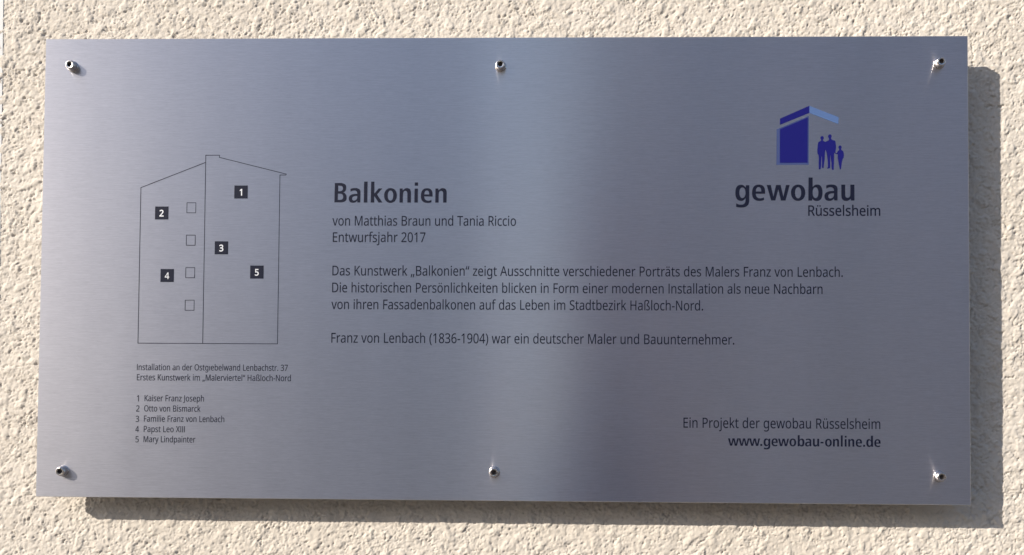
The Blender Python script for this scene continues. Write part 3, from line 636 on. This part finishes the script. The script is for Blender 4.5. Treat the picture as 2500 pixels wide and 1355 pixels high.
    ('ä', 786, '403 763 455 761 502 754 542 742 577 725 606 703 630 676 649 643 662 605 670 561 672 511 672 0 583 0 559 106 553 106 532 81 509 58 487 39 463 22 437 9 408 -1 377 -8 341 -13 301 -14 258 -11 217 -3 180 10 147 29 118 53 95 83 78 119 68 161 64 209 68 251 79 290 96 325 121 355 153 382 192 404 238 422 293 435 355 444 424 448 552 452 552 497 547 553 534 597 511 627 480 648 442 660 396 664 358 662 320 656 284 646 250 634 216 621 185 606 147 699 182 716 221 731 263 744 309 755 355 761|440 363 387 359 342 353 303 344 271 332 246 318 216 288 198 251 192 207 196 169 209 138 230 115 258 99 291 89 329 85 366 88 400 94 432 104 461 119 487 138 510 161 528 189 540 221 548 258 550 300 550 367|197 954 200 976 206 993 217 1006 231 1015 246 1021 263 1022 280 1021 296 1015 310 1006 320 993 327 976 329 954 327 932 320 915 310 901 296 892 280 886 263 884 246 886 231 892 217 901 206 915 200 932|461 954 463 976 469 993 480 1006 493 1015 508 1021 525 1022 542 1021 558 1015 571 1006 582 993 589 976 591 954 589 932 582 915 571 901 558 892 542 886 525 884 508 886 493 892 480 901 469 915 463 932'),
    ('ö', 847, '772 377 771 340 768 305 763 272 756 241 747 211 729 165 705 124 677 88 645 57 608 32 567 12 521 -2 473 -11 422 -14 373 -11 328 -2 284 12 244 32 208 57 175 88 147 124 122 165 103 211 94 241 86 272 81 305 78 340 77 377 79 425 84 470 92 512 104 552 119 588 137 620 158 650 183 676 210 699 239 719 272 736 307 748 344 757 384 763 426 765 466 763 504 757 540 748 574 736 606 719 635 699 663 676 687 650 709 620 728 588 743 552 756 512 765 470 770 425|204 377 207 320 215 269 228 223 246 183 270 150 300 123 335 104 377 92 424 88 472 92 513 104 549 123 579 150 603 183 621 223 634 269 642 320 644 377 642 434 634 484 620 529 602 568 578 601 548 627 513 646 471 657 423 661 380 658 341 649 308 634 280 613 256 585 238 553 223 516 213 474 207 428|228 954 230 976 237 993 248 1006 262 1015 277 1021 294 1022 311 1021 326 1015 340 1006 351 993 358 976 360 954 358 932 351 915 340 901 326 892 311 886 294 884 277 886 262 892 248 901 237 915 230 932|492 954 494 976 500 993 511 1006 524 1015 539 1021 556 1022 573 1021 588 1015 602 1006 613 993 620 976 622 954 620 932 613 915 602 901 588 892 573 886 556 884 539 886 524 892 511 901 500 915 494 932'),
    ('ü', 866, '746 751 746 0 646 0 627 99 622 99 604 75 584 53 560 35 534 20 507 7 478 -2 447 -9 416 -13 384 -14 327 -11 277 -1 233 15 196 37 165 67 141 104 130 129 122 157 116 189 112 222 111 259 111 751 235 751 235 268 240 213 253 168 276 133 308 108 350 93 402 88 454 92 498 102 534 120 563 144 586 175 603 212 614 256 621 305 623 360 623 751|237 954 239 976 245 993 256 1006 270 1015 286 1021 303 1022 319 1021 335 1015 349 1006 360 993 366 976 368 954 366 932 360 915 349 901 335 892 319 886 303 884 286 886 270 892 256 901 245 915 239 932|500 954 502 976 508 993 519 1006 532 1015 548 1021 564 1022 581 1021 597 1015 611 1006 622 993 628 976 630 954 628 932 622 915 611 901 597 892 581 886 564 884 548 886 532 892 519 901 508 915 502 932'),
    ('ı', 361, '242 0 119 0 119 751 242 751'),
    ('“', 503, '486 1000 459 885 434 765 416 657 283 657 273 672 305 778 349 892 395 1000|227 1000 200 885 175 765 157 657 25 657 17 672 49 778 92 892 137 1000'),
    ('„', 583, '513 147 480 41 438 -74 392 -181 300 -181 327 -67 352 54 371 162 503 162|254 147 221 41 179 -74 133 -181 43 -181 63 -97 82 -6 99 83 112 162 244 162'),
):
    _L = []
    for _s in _o.split("|"):
        _v = [int(_t) for _t in _s.split()]
        _L.append(list(zip(_v[0::2], _v[1::2])))
    GLYPHS[_c] = (_a, _L)
GLYPHS['I'] = (380, [[(136, 0), (262, 0), (262, 1000), (136, 1000)]])
# text, left mm, right mm, baseline mm, cap height mm, weight
LINES = [
    ('Balkonien', -143.38, -45.89, 56.07, 17.00, 'b'),
    ('von Matthias Braun und Tania Riccio', -144.86, 14.16, 36.02, 8.39, 'l'),
    ('Entwurfsjahr 2017', -144.28, -63.96, 21.73, 8.39, 'l'),
    ('Das Kunstwerk „Balkonien“ zeigt Ausschnitte verschiedener Porträts des Malers Franz von Lenbach.', -144.26, 293.29, -7.24, 8.32, 'l'),
    ('Die historischen Persönlichkeiten blicken in Form einer modernen Installation als neue Nachbarn', -144.27, 276.10, -21.88, 8.32, 'l'),
    ('von ihren Fassadenbalkonen auf das Leben im Stadtbezirk Haßloch-Nord.', -144.79, 174.75, -36.40, 8.32, 'l'),
    ('Franz von Lenbach (1836-1904) war ein deutscher Maler und Bauunternehmer.', -144.41, 201.31, -65.38, 8.37, 'l'),
    ('Installation an der Ostgıebelwand Lenbachstr. 37', -313.46, -181.95, -90.01, 5.24, 'l'),
    ('Erstes Kunstwerk im „Malerviertel“ Haßloch-Nord', -313.36, -179.15, -98.87, 5.24, 'l'),
    ('1', -312.94, -311.40, -117.05, 5.24, 'l'),
    ('Kaiser Franz Joseph', -306.27, -254.47, -116.86, 5.24, 'l'),
    ('2', -313.52, -310.62, -125.90, 5.24, 'l'),
    ('Otto von Bismarck', -306.50, -257.32, -125.71, 5.23, 'l'),
    ('3', -313.67, -310.84, -134.85, 5.23, 'l'),
    ('Familie Franz von Lenbach', -306.50, -236.47, -134.58, 5.23, 'l'),
    ('4', -313.82, -310.81, -143.65, 5.23, 'l'),
    ('Papst Leo XIII', -306.51, -270.75, -143.50, 5.23, 'l'),
    ('5', -313.58, -310.82, -152.45, 5.23, 'l'),
    ('Mary Lindpainter', -306.52, -261.32, -152.25, 5.22, 'l'),
    ('gewobau', 202.14, 303.29, 58.17, 18.65, 'b'),
    ('Rüsselsheim', 264.25, 325.08, 45.16, 8.79, 'r'),
    ('Ein Projekt der gewobau Rüsselsheim', 158.33, 324.44, -136.41, 8.48, 'l'),
    ('www.gewobau-online.de', 196.03, 324.55, -151.49, 8.85, 'b'),
]
LIGHT_W, REG_W = 0.006, 0.014
M_NUM, _, _ = material('bare_metal_numeral', (0.62, 0.63, 0.67), 0.45, 0.3)
M_FRAME_BLUE, _, _ = material('printed_mid_blue', (0.04, 0.06, 0.17), 0.5)
# bold letters drawn as outlines: corner points, and 'None'-tagged control points of quadratic curves
def quad(pts):
    """pts: (x, y) corner on the outline, (x, y, 1) control point of a quadratic curve"""
    n = len(pts); st = next(i for i in range(n) if len(pts[i]) == 2)
    pts = pts[st:] + pts[:st] + [pts[st]]
    full = [pts[0]]
    for p in pts[1:]:
        if len(p) == 3 and len(full[-1]) == 3:
            q = full[-1]; full.append(((p[0] + q[0]) / 2, (p[1] + q[1]) / 2))
        full.append(p)
    out = []; i = 0
    while i < len(full) - 1:
        if len(full[i + 1]) == 3:
            a, c, b = full[i], full[i + 1], full[i + 2]
            for j in range(7):
                t = j / 7; u = 1 - t
                out.append((u * u * a[0] + 2 * u * t * c[0] + t * t * b[0], u * u * a[1] + 2 * u * t * c[1] + t * t * b[1]))
            i += 2
        else:
            out.append(full[i]); i += 1
    return out
def oval(x0, x1, y0, y1, p=2.15, n=36):
    cx, cy, a, b = (x0 + x1) / 2, (y0 + y1) / 2, (x1 - x0) / 2, (y1 - y0) / 2
    r = []
    for i in range(n):
        t = 2 * math.pi * i / n; c, s = math.cos(t), math.sin(t)
        r.append((cx + a * math.copysign(abs(c) ** (2 / p), c), cy + b * math.copysign(abs(s) ** (2 / p), s)))
    return r
# (left edge, baseline, x-height, outlines) in the units of the sketch they were drawn in
BOLD = {
 'B': (132, 515, 280, [[(132,512),(137,130),(235,130),(362,130,1),(364,296,1),(305,316),(372,334,1),(374,512,1),(245,512)],
      [(203,183),(203,292),(235,292),(298,292,1),(298,183,1),(235,183)], [(200,340),(198,463),(238,463),(306,463,1),(302,340,1),(238,340)]]),
 'a': (415, 515, 280, [[(643,513),(645,310),(645,230,1),(540,230),(480,230,1),(445,248),(450,303),(488,278,1),(520,278),(583,278,1),(583,343),
      (553,343),(415,350,1),(415,435),(415,521,1),(502,521),(552,521,1),(580,478),(588,513)], [(582,385),(480,385,1),(482,435),(482,478,1),(520,478),(582,470,1),(582,400)]]),
 'l': (712, 515, 280, [[(712,515),(714,103),(783,103),(781,515)]]),
 'k': (848, 515, 280, [[(848,515),(853,103),(918,103),(918,340),(1003,237),(1073,237),(972,358),(1080,515),(1003,515),(918,390),(918,515)]]),
 'o': (1112, 515, 280, [oval(1112, 1362, 231, 521), oval(1183, 1291, 278, 476)]),
 'n': (1415, 517, 280, [[(1415,517),(1417,240),(1473,240),(1480,278),(1512,232,1),(1560,232),(1640,232,1),(1640,330),(1638,517),(1570,517),(1568,345),(1568,286,1),(1530,286),(1483,286,1),(1483,355),(1481,517)]]),
 'i': (1708, 515, 280, [[(1712,118),(1777,118),(1777,183),(1712,183)], [(1710,240),(1776,240),(1775,515),(1708,515)]]),
 'e': (1835, 515, 280, [[(2065,395),(2065,350),(2062,232,1),(1955,232),(1835,232,1),(1835,385),(1835,522,1),(1965,522),(2015,522,1),(2048,505),(2042,460),(2012,477,1),(1978,477),(1902,474,1),(1902,395)],
      [(1902,355),(1998,355),(1998,277,1),(1950,277),(1905,279,1)]]),
 'g': (115, 527, 292, [[(308,243),(372,243),(370,530),(370,658,1),(225,658),(168,658,1),(127,642),(132,580),(180,606,1),(220,606),(302,606,1),(303,510),(303,478),(275,535,1),(222,535),(115,535,1),(115,385),(115,235,1),(218,235),(275,235,1),(303,288)],
      oval(189, 301, 286, 482)]),
 'w': (697, 527, 292, [[(697,240),(772,240),(820,455),(868,240),(952,240),(1003,455),(1050,240),(1118,240),(1042,527),(957,527),(910,318),(855,527),(778,527)]]),
 'b': (1468, 527, 292, [[(1468,527),(1472,100),(1547,100),(1547,275),(1583,230,1),(1628,230),(1727,230,1),(1727,380),(1727,535,1),(1622,535),(1565,535,1),(1540,490),(1535,527)],
      oval(1546, 1652, 281, 481)]),
 'd': (0, 527, 292, [[(1727-x[0] + 0, *x[1:]) for x in [(1468,527),(1472,100),(1547,100),(1547,275),(1583,230,1),(1628,230),(1727,230,1),(1727,380),(1727,535,1),(1622,535),(1565,535,1),(1540,490),(1535,527)]],
      oval(1727 - 1652, 1727 - 1546, 281, 481)]),
 'u': (2077, 527, 292, [[(2077,232),(2148,232),(2148,420),(2148,475,1),(2192,475),(2242,475,1),(2242,400),(2242,232),(2317,232),(2316,526),(2254,526),(2246,490),(2212,534,1),(2165,534),(2077,534,1),(2077,430)]]),
 '.': (0, 100, 292, [[(0,26),(74,26),(74,100),(0,100)]]),
 '-': (0, 110, 292, [[(0,-65),(118,-65),(118,-8),(0,-8)]]),
}
# left edge of every letter, as a share of the word's width
BOLD_POS = {
 'Balkonien': [132, 415, 712, 848, 1112, 1415, 1708, 1835, 2118, 2342],
 'gewobau': [115, 425, 697, 1147, 1468, 1765, 2077, 2317],
 'www.gewobau-online.de': [105, 263, 421, 588, 637, 755, 852, 1022, 1145, 1255, 1372, 1484, 1552, 1670, 1787, 1845, 1897, 2008, 2118, 2165, 2284, 2375],
}
def bold_word(text, x0, x1, cap):
    """outlines in mm, baseline at 0"""
    pos = BOLD_POS[text]; k = (x1 - x0) / (pos[-1] - pos[0]); loops = []
    sz = cap * 0.727
    for ch, px in zip(text, pos):
        ex, base, xh, outs = BOLD[ch]
        s = sz / xh
        for o in outs:
            pts = quad(o) if any(len(p) == 3 for p in o) or ch not in 'o' else list(o)
            loops.append([(x0 + (px - pos[0]) * k + (p[0] - ex) * s, (base - p[1]) * s) for p in pts])
    return loops
def light_word(text, x0, x1, cap, weight):
    """thin lettering set from the outline table and fitted to its measured length"""
    pen = 0; items = []
    for ch in text:
        if ch == ' ':
            pen += 400; continue
        adv, outs = GLYPHS[ch]
        items.append((pen, outs)); pen += adv
    xa = min(px + p[0] for px, o in items[:1] for L in o for p in L)
    xb = max(px + p[0] for px, o in items[-1:] for L in o for p in L)
    s = cap / 1000; sx = (x1 - x0) / (xb - xa)
    res = []
    for px, outs in items:
        g = [[(x0 + (px - xa + p[0]) * sx, p[1] * s) for p in L] for L in outs]
        if weight: g = offset_loops(g, weight * cap)
        res += g
    return res

for text, x0, x1, z, cap, w in LINES:
    L = bold_word(text, x0, x1, cap) if w == 'b' else light_word(text, x0, x1, cap, {'l': LIGHT_W, 'r': REG_W}[w])
    L = [[(p[0], p[1] + z) for p in l] for l in L]
    o = fill('lettering', L, M_INK, sign)
    o['label'] = 'printed line reading ' + text

def ribbon(pts, w, closed=False):
    """thin drawn line as quads (mm)"""
    loops = []
    seg = list(zip(pts, pts[1:])) + ([(pts[-1], pts[0])] if closed else [])
    for a, b in seg:
        d = (b[0] - a[0], b[1] - a[1]); l = math.hypot(*d); d = (d[0] / l * w / 2, d[1] / l * w / 2)
        n = (-d[1], d[0])
        loops.append([(a[0] - d[0] + n[0], a[1] - d[1] + n[1]), (b[0] + d[0] + n[0], b[1] + d[1] + n[1]),
                      (b[0] + d[0] - n[0], b[1] + d[1] - n[1]), (a[0] - d[0] - n[0], a[1] - d[1] - n[1])])
    return loops
def ribbon_mesh(name, lines, w, parent, lift=0.00012):
    v = []; f = []
    for pts, closed in lines:
        for k, q in enumerate(ribbon(pts, w, closed)):
            n = len(v); v += [(p[0] / 1000, -lift - 1e-7 * (n % 7), p[1] / 1000) for p in reversed(q)]; f.append((n, n + 1, n + 2, n + 3))
    me = bpy.data.meshes.new(name); me.from_pydata(v, [], f)
    return link(name, me, M_INK, parent)
LW = 0.52
ribbon_mesh('house_outline', [
    ([(-256.6, 91.0), (-313.1, 68.9), (-313.1, -66.7), (-191.2, -66.7), (-191.2, 80.0), (-186.0, 80.0), (-185.7, 80.8), (-244.5, 95.4), (-244.5, 97.3), (-256.5, 97.3), (-256.4, -66.7)], False)], LW, sign)
for zt in (55.7, 27.4, -0.9, -29.2):
    ribbon_mesh('window_outline', [([(-272.3, zt), (-264.5, zt), (-264.5, zt - 8.8), (-272.3, zt - 8.8)], True)], LW * 0.9, sign)
for num, xa, zt in (('1', -230.95, 70.8), ('2', -300.2, 52.4), ('3', -247.3, 22.1), ('4', -294.4, -2.1), ('5', -215.95, 1.1)):
    sq = fill('number_square', [[(xa, zt), (xa + 11.75, zt), (xa + 11.75, zt - 11.35), (xa, zt - 11.35)]], M_INK, sign)
    sq['label'] = 'black square with the number ' + num
    adv, outs = GLYPHS[num]
    xs = [p[0] for l in outs for p in l]; s = 5.5 / 1000
    c = (min(xs) + max(xs)) / 2
    g = [[((p[0] - c) * s * 0.92 + xa + 5.8, p[1] * s + zt - 8.65) for p in l] for l in outs]
    g = offset_loops(g, 0.06 if num == '4' else 0.17)
    fill('numeral', g, M_NUM, sq, lift=0.00024)

# --- the emblem
fill('roof_band', [[(240.2,128.8),(265.25,139.9),(265.25,133.65),(240.2,123.4)]], M_BLUE, sign)
fill('roof_band', [[(265.27,139.9),(290.2,129.9),(289.9,124.0),(265.27,133.55)]], M_LIGHT_BLUE, sign)
fill('facade_border', [[(237.3,119.6),(264.95,131.2),(264.7,89.0),(237.1,88.8)]], M_FRAME_BLUE, sign)
fill('facade_panel', [[(240.1,119.6),(263.85,129.8),(263.6,90.7),(239.95,90.65)]], M_BLUE, sign, lift=0.00024)
PEOPLE = [(275.33, 110.76), (275.02, 109.51), (273.63, 108.97), (272.71, 108.26), (272.33, 105.91), (271.92, 101.53), (272.07, 98.71), (272.93, 97.31), (273.29, 94.65), (273.13, 90.27), (273.22, 87.15), (273.21, 85.12), (273.89, 84.96), (274.66, 85.03), (275.19, 87.46), (275.29, 91.84), (275.61, 96.21), (275.83, 95.9), (276.0, 90.27), (275.9, 86.52), (276.67, 85.96), (277.28, 86.21), (277.6, 89.34), (278.22, 93.4), (278.29, 97.15), (278.7, 101.53), (279.01, 101.68), (279.78, 99.65), (280.23, 96.84), (280.84, 91.84), (280.98, 86.84), (279.9, 86.06), (280.21, 85.65), (281.6, 85.74), (282.83, 86.21), (282.99, 88.71), (282.85, 94.96), (283.1, 97.46), (283.31, 94.96), (283.92, 90.27), (284.06, 86.84), (284.37, 84.71), (285.14, 84.53), (285.84, 84.65), (285.98, 88.71), (286.18, 94.96), (286.25, 98.55), (286.56, 99.18), (287.79, 98.24), (289.02, 97.93), (289.33, 98.08), (289.26, 94.96), (289.77, 91.84), (290.53, 87.78), (290.99, 85.12), (291.45, 84.9), (291.91, 85.03), (292.38, 87.78), (292.85, 90.9), (293.47, 93.71), (294.25, 94.96), (294.62, 97.15), (294.41, 99.02), (293.95, 100.58), (292.42, 101.68), (292.05, 102.77), (290.57, 102.77), (290.41, 101.52), (289.18, 100.59), (288.56, 99.02), (287.79, 99.02), (287.33, 99.96), (287.8, 102.77), (287.9, 104.96), (287.35, 109.03), (286.74, 109.81), (284.43, 110.44), (283.81, 111.22), (283.66, 112.16), (281.66, 112.16), (281.96, 111.07), (281.65, 110.13), (279.49, 109.03), (279.03, 108.72), (277.95, 109.03), (277.03, 109.5), (276.72, 110.76)]
def circ(c, rx, rz, n=20): return [(c[0] + rx * math.cos(2 * math.pi * i / n), c[1] + rz * math.sin(2 * math.pi * i / n)) for i in range(n)]
fill('family_silhouette', [PEOPLE], M_BLUE, sign, lift=0.00012)
for c, rx, rz in (((276.04, 112.1), 1.44, 1.6), ((282.65, 113.4), 1.55, 1.75), ((291.25, 104.0), 1.38, 1.58)):
    fill('head_silhouette', [circ(c, rx, rz)], M_BLUE, sign, lift=0.00018)

# --- socket screws through the plate, with spacers behind it
def lathe(name, prof, mat, parent, n=40, caps=True):
    """prof: (radius mm, distance in front of the plate mm); outwards is -Y"""
    v = []; f = []
    for r, y in prof:
        for i in range(n):
            a = 2 * math.pi * i / n
            v.append((r * math.cos(a) / 1000, -y / 1000, r * math.sin(a) / 1000))
    for k in range(len(prof) - 1):
        for i in range(n):
            j = (i + 1) % n
            f.append((k * n + i, k * n + j, (k + 1) * n + j, (k + 1) * n + i))
    me = bpy.data.meshes.new(name); me.from_pydata(v, [], f)
    me.polygons.foreach_set('use_smooth', [True] * len(f))
    me.update()
    bm = bmesh.new(); bm.from_mesh(me); bmesh.ops.recalc_face_normals(bm, faces=bm.faces); bm.to_mesh(me); bm.free()
    me.materials.append(mat)
    return me
def hexagon(r, rot=0.0): return [(r * math.cos(rot + math.pi / 3 * i), r * math.sin(rot + math.pi / 3 * i)) for i in range(6)]
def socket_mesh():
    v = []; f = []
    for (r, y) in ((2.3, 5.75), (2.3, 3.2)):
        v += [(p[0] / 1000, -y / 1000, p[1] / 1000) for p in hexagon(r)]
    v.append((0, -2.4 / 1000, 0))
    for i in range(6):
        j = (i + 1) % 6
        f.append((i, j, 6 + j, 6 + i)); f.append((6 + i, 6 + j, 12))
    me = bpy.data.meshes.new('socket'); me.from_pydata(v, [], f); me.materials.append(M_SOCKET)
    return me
def head_mesh():
    n = 42; prof = [(4.1, 0.6), (4.35, 0.75), (4.4, 1.0), (4.4, 3.0), (4.3, 3.8), (4.0, 4.8), (3.75, 5.45), (3.5, 5.8), (3.2, 5.95), (2.9, 5.9)]
    v = []; f = []
    for k, (r, y) in enumerate(prof):
        for i in range(n):
            a = 2 * math.pi * i / n
            v.append((r * math.cos(a) / 1000, -y / 1000, r * math.sin(a) / 1000))
    for i in range(n):       # inner rim follows the hexagon
        a = 2 * math.pi * i / n; t = (a % (math.pi / 3)) - math.pi / 6
        r = 2.3 * math.cos(math.pi / 6) / math.cos(t)
        v.append((r * math.cos(a) / 1000, -5.75 / 1000, r * math.sin(a) / 1000))
    for k in range(len(prof)):
        for i in range(n):
            j = (i + 1) % n
            f.append((k * n + i, k * n + j, (k + 1) * n + j, (k + 1) * n + i))
    me = bpy.data.meshes.new('head'); me.from_pydata(v, [], f)
    me.polygons.foreach_set('use_smooth', [True] * len(f))
    bm = bmesh.new(); bm.from_mesh(me); bmesh.ops.recalc_face_normals(bm, faces=bm.faces); bm.to_mesh(me); bm.free()
    me.materials.append(M_STEEL)
    return me
HEAD, SOCKET = head_mesh(), socket_mesh()
WASHER = lathe('washer', [(3.0, 0.01), (4.75, 0.01), (4.85, 0.25), (4.75, 0.6), (3.0, 0.62)], M_STEEL, None)
SPACER = lathe('spacer', [(0.5, -8.5), (6.0, -8.52), (6.0, -30.0)], M_EDGE, None)
for k, (x, z, rot, tilt) in enumerate(((-375.2, 175.3, 0.2, (0, 0)), (0.0, 174.6, 0.7, (0, 0)), (375.4, 176.0, 0.45, (0, 0)),
                       (-376.0, -177.6, 0.9, (0, 0)), (-2.6, -175.4, 0.1, (0, 0)), (373.6, -176.0, 0.6, (0, 0)))):
    s = link('screw', HEAD, None, sign, (x / 1000, 0, z / 1000))
    s.rotation_euler = (0, rot, 0)
    link('socket', SOCKET, None, s)
    link('washer', WASHER, None, s)
    link('spacer', SPACER, None, sign, (x / 1000, 0, z / 1000))

# ------------------------------------------------------------------ pale strip at the left edge of the view
def box_mesh(name, x0, x1, y0, y1, z0, z1, bevel=0.001):
    bm = bmesh.new()
    bmesh.ops.create_cube(bm, size=1)
    for v in bm.verts:
        v.co = Vector(((x0 + x1) / 2 + v.co.x * (x1 - x0), (y0 + y1) / 2 + v.co.y * (y1 - y0), (z0 + z1) / 2 + v.co.z * (z1 - z0)))
    bmesh.ops.bevel(bm, geom=list(bm.edges), offset=bevel, segments=2, affect='EDGES')
    me = bpy.data.meshes.new(name); bm.to_mesh(me); bm.free()
    return me
strip = link('cover_strip', box_mesh('cover_strip', -0.045, 0.0, -0.0002, 0.004, -0.7, 0.5, 0.0003), M_TRIM, None, (-0.4543, WALL_Y, PLATE_Z + 0.02))
strip.rotation_euler = (0, math.radians(-0.6), 0)
tag(strip, 'pale grey smooth strip running up the plaster at the left edge of the photo', 'cover strip')
